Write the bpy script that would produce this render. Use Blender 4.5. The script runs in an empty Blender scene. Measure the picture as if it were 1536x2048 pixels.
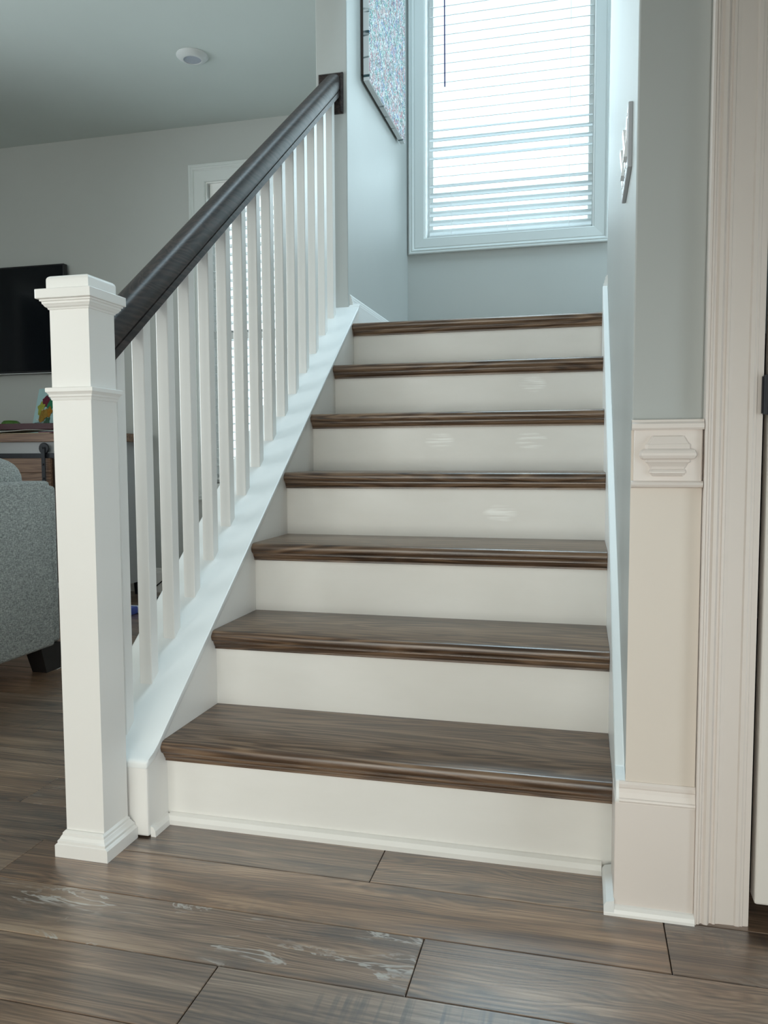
import bpy, bmesh, math, random
from mathutils import Vector, Matrix

random.seed(7)
S = bpy.context.scene
COL = S.collection

# ------------------------------------------------------------------ camera
CAM = dict(loc=(0.8831, -1.5132, 0.8076), pitch=0.0701, yaw=-0.2452, roll=-0.0044, f=1582.31)


def make_camera():
    p, y, r = CAM['pitch'], CAM['yaw'], CAM['roll']
    fw = Vector((math.sin(y) * math.cos(p), math.cos(y) * math.cos(p), -math.sin(p)))
    rt = Vector((math.cos(y), -math.sin(y), 0))
    up = rt.cross(fw)
    c, s = math.cos(r), math.sin(r)
    rt2 = c * rt + s * up
    up2 = -s * rt + c * up
    m = Matrix((rt2, up2, -fw)).transposed().to_4x4()
    m.translation = Vector(CAM['loc'])
    cd = bpy.data.cameras.new('camera')
    cd.sensor_fit = 'HORIZONTAL'
    cd.sensor_width = 36
    cd.lens = CAM['f'] / 1536 * 36
    cd.clip_start = 0.02
    o = bpy.data.objects.new('camera', cd)
    o.matrix_world = m
    COL.objects.link(o)
    S.camera = o


make_camera()

# ------------------------------------------------------------------ light
w = bpy.data.worlds.new('sky')
S.world = w
w.use_nodes = True
bg = w.node_tree.nodes['Background']
bg.inputs[0].default_value = (0.80, 0.93, 1.0, 1)
bg.inputs[1].default_value = 2.2


def area(name, loc, rot, sx, sy, power, col, spread=math.pi):
    l = bpy.data.lights.new(name, 'AREA')
    l.shape = 'RECTANGLE'
    l.size, l.size_y, l.energy, l.color, l.spread = sx, sy, power, col, spread
    o = bpy.data.objects.new(name, l)
    o.location = loc
    o.rotation_euler = rot
    COL.objects.link(o)
    return o


# daylight outside the windows, some of them added unseen for their light
area('daylight_stair_window', (0.487, 3.75, 2.9), (math.radians(-84), 0, 0), 2.8, 2.8, 142, (0.74, 0.90, 1.0))
area('added_fill_skylight', (0.47, 1.5, 5.15), (0, 0, 0), 0.74, 1.4, 95, (0.70, 0.87, 1.0))  # fill from above, through a skylight added to brighten the stairwell
area('added_fill_landing', (2.3, 2.2, 2.05), (0, math.radians(90), 0), 1.2, 0.7, 24, (0.72, 0.88, 1.0))  # fill through an added landing window, evens out the left wall
area('daylight_living_window', (-0.79, 3.1, 1.55), (math.radians(-84), 0, 0), 1.3, 1.9, 26, (0.88, 0.97, 1.0))
area('daylight_entry_window', (0.45, -3.42, 1.05), (math.radians(90), 0, 0), 2.7, 1.95, 86, (1.0, 0.87, 0.76))
area('daylight_living_front_window', (-2.4, -3.42, 1.5), (math.radians(90), 0, 0), 1.3, 1.3, 31, (1.0, 0.92, 0.84))
area('added_fill_living_side', (-3.95, -0.1, 1.5), (math.radians(90), 0, math.radians(-90)), 2.4, 1.4, 150, (0.92, 0.95, 1.0))  # fill through an added side window, lifts the right stair wall
area('added_fill_entry_side', (2.3, -1.15, 0.6), (0, math.radians(90), 0), 1.0, 1.2, 13, (0.93, 0.94, 1.0))  # fill through an added sidelight, lifts the newel's right face

S.view_settings.view_transform = 'Standard'
S.view_settings.look = 'None'
S.view_settings.gamma = 1.0
S.view_settings.use_curve_mapping = False
S.view_settings.exposure = 0.0
S.cycles.max_bounces = 10
S.cycles.diffuse_bounces = 6
S.cycles.glossy_bounces = 4
S.cycles.transmission_bounces = 6
S.cycles.transparent_max_bounces = 12
S.cycles.caustics_reflective = False
S.cycles.caustics_refractive = False
S.cycles.sample_clamp_indirect = 4.0
S.cycles.use_denoising = True

# ------------------------------------------------------------------ materials
MATS = {}


class NT:
    def __init__(self, name):
        self.m = bpy.data.materials.new(name)
        self.m.use_nodes = True
        self.t = self.m.node_tree
        self.b = self.t.nodes['Principled BSDF']
        self.out = self.t.nodes['Material Output']

    def n(self, kind, **kw):
        nd = self.t.nodes.new('ShaderNode' + kind)
        for k, v in kw.items():
            setattr(nd, k, v)
        return nd

    def l(self, a, b):
        self.t.links.new(a, b)

    def coords(self, scale=(1, 1, 1), rnd=True, rot=(0, 0, 0)):
        tc = self.n('TexCoord')
        src = tc.outputs['Object']
        if rnd:
            oi = self.n('ObjectInfo')
            mul = self.n('VectorMath', operation='SCALE')
            mul.inputs[0].default_value = (37.1, 19.3, 53.7)
            self.l(oi.outputs['Random'], mul.inputs['Scale'])
            ad = self.n('VectorMath', operation='ADD')
            self.l(src, ad.inputs[0])
            self.l(mul.outputs[0], ad.inputs[1])
            src = ad.outputs[0]
        mp = self.n('Mapping')
        mp.inputs['Scale'].default_value = scale
        mp.inputs['Rotation'].default_value = rot
        self.l(src, mp.inputs[0])
        return mp.outputs[0]

    def noise(self, vec, scale=5, detail=4, rough=0.55, dist=0.0):
        nd = self.n('TexNoise')
        nd.inputs['Scale'].default_value = scale
        nd.inputs['Detail'].default_value = detail
        nd.inputs['Roughness'].default_value = rough
        nd.inputs['Distortion'].default_value = dist
        self.l(vec, nd.inputs['Vector'])
        return nd.outputs['Fac']

    def ramp(self, fac, stops):
        r = self.n('ValToRGB')
        el = r.color_ramp.elements
        while len(el) < len(stops):
            el.new(0.5)
        for e, (p, c) in zip(el, stops):
            e.position = p
            e.color = (c[0], c[1], c[2], 1) if hasattr(c, '__len__') else (c, c, c, 1)
        self.l(fac, r.inputs[0])
        return r.outputs[0]

    def mix(self, a, b, fac, mode='MIX'):
        m = self.n('Mix', data_type='RGBA', blend_type=mode)
        for sock, v in ((m.inputs[0], fac), (m.inputs[6], a), (m.inputs[7], b)):
            if hasattr(v, 'links'):
                self.l(v, sock)
            elif hasattr(v, '__len__'):
                sock.default_value = (v[0], v[1], v[2], 1)
            else:
                sock.default_value = v
        return m.outputs[2]

    def math(self, op, a, b=0.0, clamp=False):
        m = self.n('Math', operation=op, use_clamp=clamp)
        for sock, v in ((m.inputs[0], a), (m.inputs[1], b)):
            if hasattr(v, 'links'):
                self.l(v, sock)
            else:
                sock.default_value = v
        return m.outputs[0]

    def attr(self, name):
        a = self.n('Attribute', attribute_type='OBJECT', attribute_name=name)
        return a.outputs['Fac']

    def bump(self, h, strength=0.1, dist=0.002):
        b = self.n('Bump')
        b.inputs['Strength'].default_value = strength
        b.inputs['Distance'].default_value = dist
        self.l(h, b.inputs['Height'])
        self.l(b.outputs[0], self.b.inputs['Normal'])

    def base(self, c):
        if hasattr(c, 'links'):
            self.l(c, self.b.inputs['Base Color'])
        else:
            self.b.inputs['Base Color'].default_value = (c[0], c[1], c[2], 1)

    def set(self, rough=None, spec=None, metal=None, coat=None, coat_rough=None, sheen=None):
        for k, v in (('Roughness', rough), ('Specular IOR Level', spec), ('Metallic', metal), ('Coat Weight', coat),
                     ('Coat Roughness', coat_rough), ('Sheen Weight', sheen)):
            if v is None:
                continue
            if hasattr(v, 'links'):
                self.l(v, self.b.inputs[k])
            else:
                self.b.inputs[k].default_value = v


def paint(name, col, rough=0.45, var=0.05, spec=0.4, scale=2.5, bump=0.04):
    t = NT(name)
    v = t.coords((1, 1, 1))
    n1 = t.noise(v, scale, 4)
    dark = tuple(c * (1 - var) for c in col)
    t.base(t.ramp(n1, [(0.3, dark), (0.7, col)]))
    t.set(rough, spec)
    n2 = t.noise(t.coords((1, 1, 1)), 260, 2)
    t.bump(n2, bump, 0.001)
    MATS[name] = t.m
    return t.m


paint('wall_paint', (0.455, 0.472, 0.457), 0.50, 0.03, 0.32)
paint('ceiling_paint', (0.56, 0.61, 0.59), 0.75, 0.03)
paint('white_trim', (0.80, 0.78, 0.75), 0.33, 0.03, 0.45)
paint('cool_white', (0.80, 0.81, 0.80), 0.34, 0.02, 0.45)
paint('casing_white', (0.61, 0.645, 0.635), 0.38, 0.03, 0.4)
paint('cream_trim', (0.745, 0.675, 0.625), 0.36, 0.05, 0.45)
paint('cream_panel', (0.715, 0.64, 0.565), 0.40, 0.04, 0.4)
paint('door_paint', (0.76, 0.72, 0.67), 0.38, 0.03)
paint('black_plastic', (0.012, 0.012, 0.014), 0.35, 0.1)
paint('tv_bezel', (0.008, 0.008, 0.010), 0.3, 0.1)
paint('black_iron', (0.008, 0.009, 0.014), 0.5, 0.15)
paint('dark_wood_leg', (0.010, 0.009, 0.009), 0.4, 0.1)
paint('console_grey', (0.44, 0.45, 0.46), 0.5, 0.06)
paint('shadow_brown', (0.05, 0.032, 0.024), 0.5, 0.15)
paint('burgundy', (0.055, 0.006, 0.010), 0.3, 0.2)
paint('book_purple', (0.14, 0.02, 0.05), 0.4, 0.1)
paint('paper', (0.78, 0.77, 0.74), 0.6, 0.04)
paint('kraft_paper', (0.42, 0.36, 0.24), 0.7, 0.08)
paint('card_blue', (0.46, 0.68, 0.71), 0.6, 0.08, scale=14)
paint('ink', (0.05, 0.07, 0.10), 0.6)
paint('leaf_maroon', (0.17, 0.015, 0.045), 0.5, 0.4, scale=60)
paint('leaf_lime', (0.42, 0.45, 0.07), 0.5, 0.35, scale=60)
paint('leaf_green', (0.02, 0.24, 0.12), 0.5, 0.3, scale=60)
paint('leaf_orange', (0.45, 0.20, 0.02), 0.5, 0.4, scale=60)
paint('leaf_ochre', (0.36, 0.21, 0.03), 0.5, 0.35, scale=60)
paint('leaf_teal', (0.05, 0.14, 0.09), 0.5, 0.4, scale=60)
paint('bead_white', (0.8, 0.85, 0.85), 0.2)
paint('green_glaze', (0.07, 0.17, 0.03), 0.35, 0.3, scale=20)
paint('toy_blue', (0.06, 0.10, 0.42), 0.35, 0.1)
paint('toy_white', (0.62, 0.68, 0.80), 0.35, 0.05)
paint('switch_plate', (0.46, 0.47, 0.49), 0.35, 0.03)
paint('switch_rocker', (0.88, 0.90, 0.90), 0.18, 0.02, 0.6)
paint('lens_grey', (0.34, 0.37, 0.43), 0.35, 0.04)
paint('light_trim', (0.58, 0.60, 0.60), 0.5, 0.02)
paint('cord_white', (0.85, 0.86, 0.86), 0.5)
paint('wand_plastic', (0.10, 0.09, 0.20), 0.2)
paint('subfloor', (0.05, 0.04, 0.035), 0.8)
paint('nail_fill', (0.12, 0.11, 0.10), 0.8)


def riser_paint():
    # satin white risers: long brush marks and small pale patches painting in window reflections
    t = NT('riser_paint')
    n1 = t.noise(t.coords((1.2, 1, 3)), 2.4, 4)
    col = t.ramp(n1, [(0.3, (0.745, 0.725, 0.685)), (0.7, (0.805, 0.785, 0.750))])
    tc = t.n('TexCoord')
    xyz = t.n('SeparateXYZ')
    t.l(tc.outputs['Object'], xyz.inputs[0])
    strokes = t.noise(t.coords((6, 1, 220), rnd=True), 1.0, 3, 0.6)
    total = None
    for k in ('a', 'b'):
        dx = t.math('SUBTRACT', xyz.outputs['X'], t.attr('painted_sheen_%s_x' % k))
        dz = t.math('SUBTRACT', xyz.outputs['Z'], t.attr('painted_sheen_%s_z' % k))
        dx = t.math('DIVIDE', dx, 0.052)
        dz = t.math('DIVIDE', dz, 0.028)
        r2 = t.math('ADD', t.math('MULTIPLY', dx, dx), t.math('MULTIPLY', dz, dz))
        wob = t.math('MULTIPLY', t.math('SUBTRACT', t.noise(t.coords((20, 1, 60)), 1, 3), 0.5), 1.2)
        mk = t.ramp(t.math('ADD', r2, wob), [(0.35, 1.0), (1.0, 0.0)])
        mk = t.math('MULTIPLY', mk, t.attr('painted_sheen_%s' % k))
        total = mk if total is None else t.math('ADD', total, mk, True)
    st = t.ramp(strokes, [(0.46, 0.0), (0.6, 1.0)])
    t.base(t.mix(col, (0.97, 0.97, 0.94), t.math('MULTIPLY', t.math('MULTIPLY', total, st), 0.85)))
    t.set(0.36, 0.45)
    t.bump(t.noise(t.coords((5, 1, 300)), 1.0, 2), 0.08, 0.001)
    MATS['riser_paint'] = t.m


riser_paint()


def wood(name, stops, rough, along=0, fine=140, coat=0.0, spec=0.5, coarse=5.0):
    t = NT(name)
    sc = [9.0, 9.0, 9.0]
    sc[along] = 0.75
    v = t.coords(tuple(sc))
    warp = t.noise(v, 1.4, 3, 0.5, 0.6)
    # cathedral figure: bands of the warped field
    bands = t.math('SINE', t.math('MULTIPLY', warp, 75.0))
    bands = t.math('MULTIPLY', t.math('ADD', bands, 1.0), 0.5)
    sf = [fine, fine, fine]
    sf[along] = 4.0
    pores = t.noise(t.coords(tuple(sf)), 1.0, 3, 0.65)
    big = t.noise(t.coords(tuple(s * 0.35 for s in sc)), 1.5, 3)
    f = t.math('ADD', t.math('MULTIPLY', bands, 0.24), t.math('MULTIPLY', pores, 0.52))
    f = t.math('ADD', f, t.math('MULTIPLY', big, 0.36))
    t.base(t.ramp(f, stops))
    t.set(rough, spec, coat=coat, coat_rough=0.25)
    t.bump(pores, 0.12, 0.0008)
    MATS[name] = t.m
    return t.m


wood('tread_oak', [(0.34, (0.034, 0.018, 0.010)), (0.54, (0.100, 0.057, 0.033)), (0.74, (0.200, 0.126, 0.076))], 0.30, 0, 120, 0.25)
wood('rail_walnut', [(0.34, (0.010, 0.006, 0.006)), (0.56, (0.024, 0.017, 0.015)), (0.78, (0.056, 0.037, 0.032))], 0.48, 1, 120, 0.0, 0.3)
wood('console_pine', [(0.3, (0.10, 0.055, 0.035)), (0.55, (0.20, 0.115, 0.075)), (0.8, (0.30, 0.19, 0.125))], 0.5, 0, 90)


def plank_floor():
    t = NT('plank_floor')
    v = t.coords((0.9, 9.0, 1))
    broad = t.noise(v, 2.2, 4, 0.6, 0.8)
    ys = t.n('SeparateXYZ')
    t.l(t.coords((1, 1, 1)), ys.inputs[0])
    wob = t.noise(t.coords((1.1, 5.0, 1)), 1.2, 3, 0.5, 0.4)
    ph = t.math('MULTIPLY', t.math('ADD', ys.outputs['Y'], t.math('MULTIPLY', wob, 0.22)), 760.0)
    bands = t.math('MULTIPLY', t.math('ADD', t.math('SINE', ph), 1.0), 0.5)
    bmask = t.ramp(t.noise(t.coords((1.3, 3.5, 1)), 1.0, 2), [(0.40, 0.25), (0.62, 1.0)])
    bands = t.math('MULTIPLY', bands, bmask)
    fine = t.noise(t.coords((3.5, 170, 1)), 1.0, 3, 0.7)
    f = t.math('ADD', t.math('MULTIPLY', broad, 0.58), t.math('MULTIPLY', bands, -0.13))
    f = t.math('ADD', f, t.math('MULTIPLY', fine, 0.50))
    brown = t.ramp(f, [(0.37, (0.055, 0.028, 0.015)), (0.52, (0.170, 0.094, 0.051)), (0.67, (0.330, 0.205, 0.120))])
    grey = t.ramp(f, [(0.37, (0.058, 0.037, 0.026)), (0.52, (0.172, 0.114, 0.079)), (0.67, (0.325, 0.237, 0.170))])
    oi = t.n('ObjectInfo')
    rnd = oi.outputs['Random']
    patch = t.noise(t.coords((1.6, 5.0, 1)), 1.3, 3)
    gfac = t.math('ADD', t.math('MULTIPLY', rnd, 0.7), t.math('MULTIPLY', t.math('SUBTRACT', patch, 0.5), 2.2), True)
    gfac = t.math('ADD', gfac, t.attr('grey'), True)
    col = t.mix(brown, grey, gfac)
    # smoky dark clouds and knots
    cloud = t.ramp(t.noise(t.coords((2.6, 9, 1)), 1.5, 5, 0.65), [(0.55, 0.0), (0.72, 0.75)])
    col = t.mix(col, (0.040, 0.033, 0.030), cloud)
    vo = t.n('TexVoronoi')
    vo.inputs['Scale'].default_value = 1.0
    t.l(t.coords((2.2, 7.0, 1)), vo.inputs['Vector'])
    knot = t.ramp(t.math('ADD', vo.outputs['Distance'], t.math('MULTIPLY', t.noise(t.coords((30, 60, 1)), 1, 2), 0.05)), [(0.05, 0.8), (0.13, 0.0)])
    col = t.mix(col, (0.022, 0.015, 0.011), knot)
    # rough sawn cross marks
    saw = t.ramp(t.noise(t.coords((70, 2.5, 1)), 1.0, 3, 0.6), [(0.53, 0.0), (0.66, 0.6)])
    sawm = t.ramp(t.noise(t.coords((2.2, 6, 1)), 1.0, 2), [(0.46, 0.0), (0.6, 1.0)])
    saw = t.math('MULTIPLY', t.math('MULTIPLY', saw, sawm), t.math('ADD', t.attr('saw'), 0.18))
    col = t.mix(col, (0.040, 0.036, 0.036), saw)
    # pale scraped flecks
    fl = t.ramp(t.math('ABSOLUTE', t.math('SUBTRACT', t.noise(t.coords((5.5, 17, 1)), 1.0, 4, 0.62, 1.3), 0.55)), [(0.012, 0.85), (0.034, 0.0)])
    flm = t.ramp(t.noise(t.coords((5.0, 22, 1)), 1.0, 3), [(0.46, 0.0), (0.58, 1.0)])
    fl = t.math('MULTIPLY', t.math('MULTIPLY', fl, flm), t.attr('scraped'))
    col = t.mix(col, (0.42, 0.38, 0.34), fl)
    tone = t.math('ADD', t.math('MULTIPLY', t.math('FRACT', t.math('MULTIPLY', rnd, 7.31)), 0.34), 0.83)
    tn = t.n('VectorMath', operation='SCALE')
    t.l(col, tn.inputs[0])
    t.l(tone, tn.inputs['Scale'])
    t.base(tn.outputs[0])
    t.set(t.ramp(fine, [(0.3, 0.40), (0.7, 0.28)]), 1.0, coat=1.0, coat_rough=0.27)
    t.b.inputs['IOR'].default_value = 1.5
    t.bump(t.math('ADD', fine, t.math('MULTIPLY', bands, 0.3)), 0.22, 0.0012)
    MATS['plank_floor'] = t.m


plank_floor()


def tweed():
    t = NT('tweed')
    a = t.noise(t.coords((520, 520, 90), rnd=False), 1.0, 2)
    b = t.noise(t.coords((90, 90, 520), rnd=False), 1.0, 2)
    f = t.math('MULTIPLY', t.math('ADD', a, b), 0.5)
    t.base(t.ramp(f, [(0.36, (0.11, 0.122, 0.120)), (0.5, (0.29, 0.312, 0.305)), (0.66, (0.54, 0.57, 0.555))]))
    t.set(0.9, 0.2, sheen=0.15)
    t.bump(f, 0.5, 0.0015)
    MATS['tweed'] = t.m


tweed()


def slat_mat():
    t = NT('slat_white')
    n = t.noise(t.coords((0.4, 30, 1)), 2, 2)
    c = t.ramp(n, [(0.3, (0.66, 0.69, 0.69)), (0.7, (0.70, 0.73, 0.73))])
    t.base(c)
    t.set(0.4, 0.4)
    tr = t.n('BsdfTranslucent')
    t.l(c, tr.inputs[0])
    mx = t.n('MixShader')
    mx.inputs[0].default_value = 0.08
    t.l(t.b.outputs[0], mx.inputs[1])
    t.l(tr.outputs[0], mx.inputs[2])
    t.l(mx.outputs[0], t.out.inputs[0])
    MATS['slat_white'] = t.m


slat_mat()


def glass_mat():
    t = NT('window_glass')
    fr = t.n('Fresnel')
    fr.inputs[0].default_value = 1.45
    tp = t.n('BsdfTransparent')
    tp.inputs[0].default_value = (0.95, 0.985, 0.98, 1)
    gl = t.n('BsdfGlossy')
    gl.inputs['Roughness'].default_value = 0.02
    mx = t.n('MixShader')
    t.l(fr.outputs[0], mx.inputs[0])
    t.l(tp.outputs[0], mx.inputs[1])
    t.l(gl.outputs[0], mx.inputs[2])
    t.l(mx.outputs[0], t.out.inputs[0])
    MATS['window_glass'] = t.m


glass_mat()


def tv_screen():
    t = NT('tv_screen')
    n = t.noise(t.coords((1, 1, 1)), 3, 2)
    t.base(t.ramp(n, [(0.3, (0.004, 0.005, 0.007)), (0.7, (0.006, 0.008, 0.010))]))
    t.set(0.10, 0.25)
    MATS['tv_screen'] = t.m


tv_screen()


def drip_canvas():
    # abstract drip painting: many thin wandering strokes of colour over a silver ground
    t = NT('drip_canvas')
    g = t.noise(t.coords((1, 1, 1), rnd=False), 22, 5)
    col = t.ramp(g, [(0.32, (0.07, 0.09, 0.13)), (0.5, (0.20, 0.23, 0.27)), (0.68, (0.42, 0.46, 0.49))])
    hues = [((0.07, 0.08, 0.11), 20, 0.04), ((0.07, 0.20, 0.48), 9, 0.05), ((0.50, 0.20, 0.24), 10, 0.05), ((0.12, 0.42, 0.38), 12, 0.05),
            ((0.92, 0.94, 0.95), 21, 0.026), ((0.06, 0.07, 0.10), 38, 0.022), ((0.92, 0.94, 0.95), 43, 0.03), ((0.50, 0.36, 0.30), 31, 0.018)]
    for i, (c, sc, wd) in enumerate(hues):
        tc = t.n('TexCoord')
        mp = t.n('Mapping')
        mp.inputs['Location'].default_value = (i * 7.7, i * 3.1, i * 5.3)
        mp.inputs['Scale'].default_value = (1, 1.0, 0.75)
        t.l(tc.outputs['Object'], mp.inputs[0])
        nz = t.noise(mp.outputs[0], sc, 2, 0.5, 1.6)
        d = t.math('ABSOLUTE', t.math('SUBTRACT', nz, 0.5))
        mk = t.ramp(d, [(wd * 0.6, 1.0), (wd, 0.0)])
        col = t.mix(col, c, mk)
    t.base(col)
    t.set(0.75, 0.2)
    MATS['drip_canvas'] = t.m


drip_canvas()


def canvas_edge():
    # wrapped white edge of the canvas with a few dark paint runs across it
    t = NT('canvas_edge')
    n = t.noise(t.coords((2, 14, 14), rnd=False), 1.0, 3, 0.6)
    t.base(t.ramp(n, [(0.40, (0.03, 0.07, 0.08)), (0.43, (0.70, 0.72, 0.73))]))
    t.set(0.6, 0.3)
    MATS['canvas_edge'] = t.m


canvas_edge()

# ------------------------------------------------------------------ mesh helpers
WORLD = {}


class MB:
    def __init__(self):
        self.bm = bmesh.new()

    def box(self, x0, x1, y0, y1, z0, z1, bevel=0.0, seg=2):
        vs = [self.bm.verts.new(p) for p in ((x0, y0, z0), (x1, y0, z0), (x1, y1, z0), (x0, y1, z0), (x0, y0, z1), (x1, y0, z1), (x1, y1, z1), (x0, y1, z1))]
        fs = [self.bm.faces.new([vs[i] for i in q]) for q in ((3, 2, 1, 0), (4, 5, 6, 7), (0, 1, 5, 4), (1, 2, 6, 5), (2, 3, 7, 6), (3, 0, 4, 7))]
        if bevel:
            es = {e for f in fs for e in f.edges}
            bmesh.ops.bevel(self.bm, geom=list(es), offset=bevel, segments=seg, profile=0.5, affect='EDGES')
        return self

    def prism(self, pts, axis, a, b, bevel=0.0, seg=2):
        """polygon pts in the two other axes (in x,y,z order) extruded along axis from a to b"""
        def P(p, t):
            return {0: (t, p[0], p[1]), 1: (p[0], t, p[1]), 2: (p[0], p[1], t)}[axis]
        n = len(pts)
        va = [self.bm.verts.new(P(p, a)) for p in pts]
        vb = [self.bm.verts.new(P(p, b)) for p in pts]
        fs = [self.bm.faces.new(va), self.bm.faces.new(vb)]
        for i in range(n):
            fs.append(self.bm.faces.new((va[i], va[(i + 1) % n], vb[(i + 1) % n], vb[i])))
        if bevel:
            es = {e for f in fs for e in f.edges}
            bmesh.ops.bevel(self.bm, geom=list(es), offset=bevel, segments=seg, profile=0.5, affect='EDGES')
        return self

    def square_lathe(self, cx, cy, prof):
        """prof: list of (half_x, half_y, z) from the bottom up"""
        rings = []
        for hx, hy, z in prof:
            rings.append([self.bm.verts.new((cx + sx * hx, cy + sy * hy, z)) for sx, sy in ((-1, -1), (1, -1), (1, 1), (-1, 1))])
        self.bm.faces.new(rings[0][::-1])
        self.bm.faces.new(rings[-1])
        for a, b in zip(rings, rings[1:]):
            for i in range(4):
                j = (i + 1) % 4
                self.bm.faces.new((a[i], a[j], b[j], b[i]))
        return self

    def lathe(self, c, prof, axis=2, n=32):
        rings = []
        for r, h in prof:
            ring = []
            for k in range(n):
                a = 2 * math.pi * k / n
                u, v = r * math.cos(a), r * math.sin(a)
                p = {2: (u, v, h), 1: (u, h, v), 0: (h, u, v)}[axis]
                ring.append(self.bm.verts.new((c[0] + p[0], c[1] + p[1], c[2] + p[2])))
            rings.append(ring)
        self.bm.faces.new(rings[0])
        self.bm.faces.new(rings[-1])
        for a, b in zip(rings, rings[1:]):
            for i in range(n):
                j = (i + 1) % n
                self.bm.faces.new((a[i], a[j], b[j], b[i]))
        return self

    def sweep(self, prof, path, cap=True):
        """prof: list of (across, up) offsets placed as vertical sections at each path point; path: list of (point, across_dir, up_dir)"""
        rings = []
        for p, ac, up in path:
            p, ac, up = Vector(p), Vector(ac), Vector(up)
            rings.append([self.bm.verts.new(p + ac * a + up * b) for a, b in prof])
        n = len(prof)
        for a, b in zip(rings, rings[1:]):
            for i in range(n):
                j = (i + 1) % n
                self.bm.faces.new((a[i], a[j], b[j], b[i]))
        if cap:
            self.bm.faces.new(rings[0][::-1])
            self.bm.faces.new(rings[-1])
        return self

    def tube(self, pts, r, n=8):
        pts = [Vector(p) for p in pts]
        rings = []
        for i, p in enumerate(pts):
            d = (pts[min(i + 1, len(pts) - 1)] - pts[max(i - 1, 0)]).normalized()
            ref = Vector((0, 0, 1)) if abs(d.z) < 0.9 else Vector((1, 0, 0))
            u = d.cross(ref).normalized()
            v = d.cross(u)
            rings.append([self.bm.verts.new(p + (u * math.cos(2 * math.pi * k / n) + v * math.sin(2 * math.pi * k / n)) * r) for k in range(n)])
        for a, b in zip(rings, rings[1:]):
            for i in range(n):
                j = (i + 1) % n
                self.bm.faces.new((a[i], a[j], b[j], b[i]))
        self.bm.faces.new(rings[0][::-1])
        self.bm.faces.new(rings[-1])
        return self

    def pillow(self, c, h, ex=0.45, n=20, tilt=0.0):
        """soft cushion: superellipsoid with half sizes h"""
        def sp(v, e):
            return math.copysign(abs(v) ** e, v)
        rings = []
        for i in range(n + 1):
            ph = -math.pi / 2 + math.pi * i / n
            ring = []
            for k in range(2 * n):
                th = 2 * math.pi * k / (2 * n)
                p = Vector((h[0] * sp(math.cos(ph), ex) * sp(math.cos(th), ex), h[1] * sp(math.cos(ph), ex) * sp(math.sin(th), ex), h[2] * sp(math.sin(ph), ex)))
                p = Matrix.Rotation(tilt, 3, 'Y') @ p
                ring.append(self.bm.verts.new(Vector(c) + p))
            rings.append(ring)
        for a, b in zip(rings, rings[1:]):
            for i in range(2 * n):
                j = (i + 1) % (2 * n)
                self.bm.faces.new((a[i], a[j], b[j], b[i]))
        bmesh.ops.remove_doubles(self.bm, verts=self.bm.verts, dist=1e-5)
        return self

    def xf(self, m):
        bmesh.ops.transform(self.bm, matrix=m, verts=self.bm.verts)
        return self

    def build(self, name, mat, parent=None, smooth=False, origin=None, flat_angle=0.6):
        bmesh.ops.recalc_face_normals(self.bm, faces=self.bm.faces)
        me = bpy.data.meshes.new(name)
        xs = [v.co for v in self.bm.verts]
        if origin is None:
            lo = [min(p[i] for p in xs) for i in range(3)]
            hi = [max(p[i] for p in xs) for i in range(3)]
            origin = Vector(((lo[0] + hi[0]) / 2, (lo[1] + hi[1]) / 2, lo[2]))
        origin = Vector(origin)
        for v in self.bm.verts:
            v.co -= origin
        if smooth:
            for f in self.bm.faces:
                f.smooth = True
            for e in self.bm.edges:
                if len(e.link_faces) == 2 and e.calc_face_angle(0) > flat_angle:
                    e.smooth = False
        self.bm.to_mesh(me)
        self.bm.free()
        me.materials.append(MATS[mat])
        o = bpy.data.objects.new(name, me)
        COL.objects.link(o)
        place(o, origin, parent)
        return o


def place(o, wloc, parent):
    wloc = Vector(wloc)
    if parent is not None:
        o.parent = parent
        o.location = wloc - WORLD[parent.name]
    else:
        o.location = wloc
    WORLD[o.name] = wloc


def thing(name, label, cat, loc, group=None):
    o = bpy.data.objects.new(name, None)
    o.empty_display_size = 0.1
    COL.objects.link(o)
    place(o, loc, None)
    tag(o, label, cat, group)
    return o


def tag(o, label, cat, group=None):
    o['label'] = label
    o['category'] = cat
    if group:
        o['group'] = group
    return o


def struct(o, label=None):
    o['kind'] = 'structure'
    if label:
        o['label'] = label
    return o


def dup(o, wloc, parent, rot=None):
    c = o.copy()
    COL.objects.link(c)
    place(c, wloc, parent)
    if rot is not None:
        c.rotation_euler = rot
    return c


# ------------------------------------------------------------------ dimensions
RISE, RUN, W, NOSE = 0.19, 0.2515, 0.9474, 0.0284
PITCH = RISE / RUN
CEIL, UP = 2.69, 4.9
YB = 2.74                       # inner face of the outside wall behind the stairs
XL = -0.043                     # left wall of the upper flight
XR = 0.965                      # right wall of the flight
KX0 = -0.185                    # living room side of the knee wall
YE = 1.61                       # where the knee wall meets the full height wall
LAND = 7 * RISE


def cap_z(y):
    return 0.197 + PITCH * y


# ------------------------------------------------------------------ room shell
def wall_xz(name, x0, x1, z0, z1, y0, y1, holes, mat, label):
    """wall lying along x, with rectangular holes (x0,x1,z0,z1)"""
    mb = MB()
    xs = sorted({x0, x1, *[h[0] for h in holes], *[h[1] for h in holes]})
    for a, b in zip(xs, xs[1:]):
        cuts = [(h[2], h[3]) for h in holes if h[0] < (a + b) / 2 < h[1]]
        z = z0
        for c0, c1 in sorted(cuts):
            if c0 > z:
                mb.box(a, b, y0, y1, z, c0)
            z = c1
        if z < z1:
            mb.box(a, b, y0, y1, z, z1)
    bmesh.ops.remove_doubles(mb.bm, verts=mb.bm.verts, dist=1e-5)
    return struct(mb.build(name, mat), label)


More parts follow.
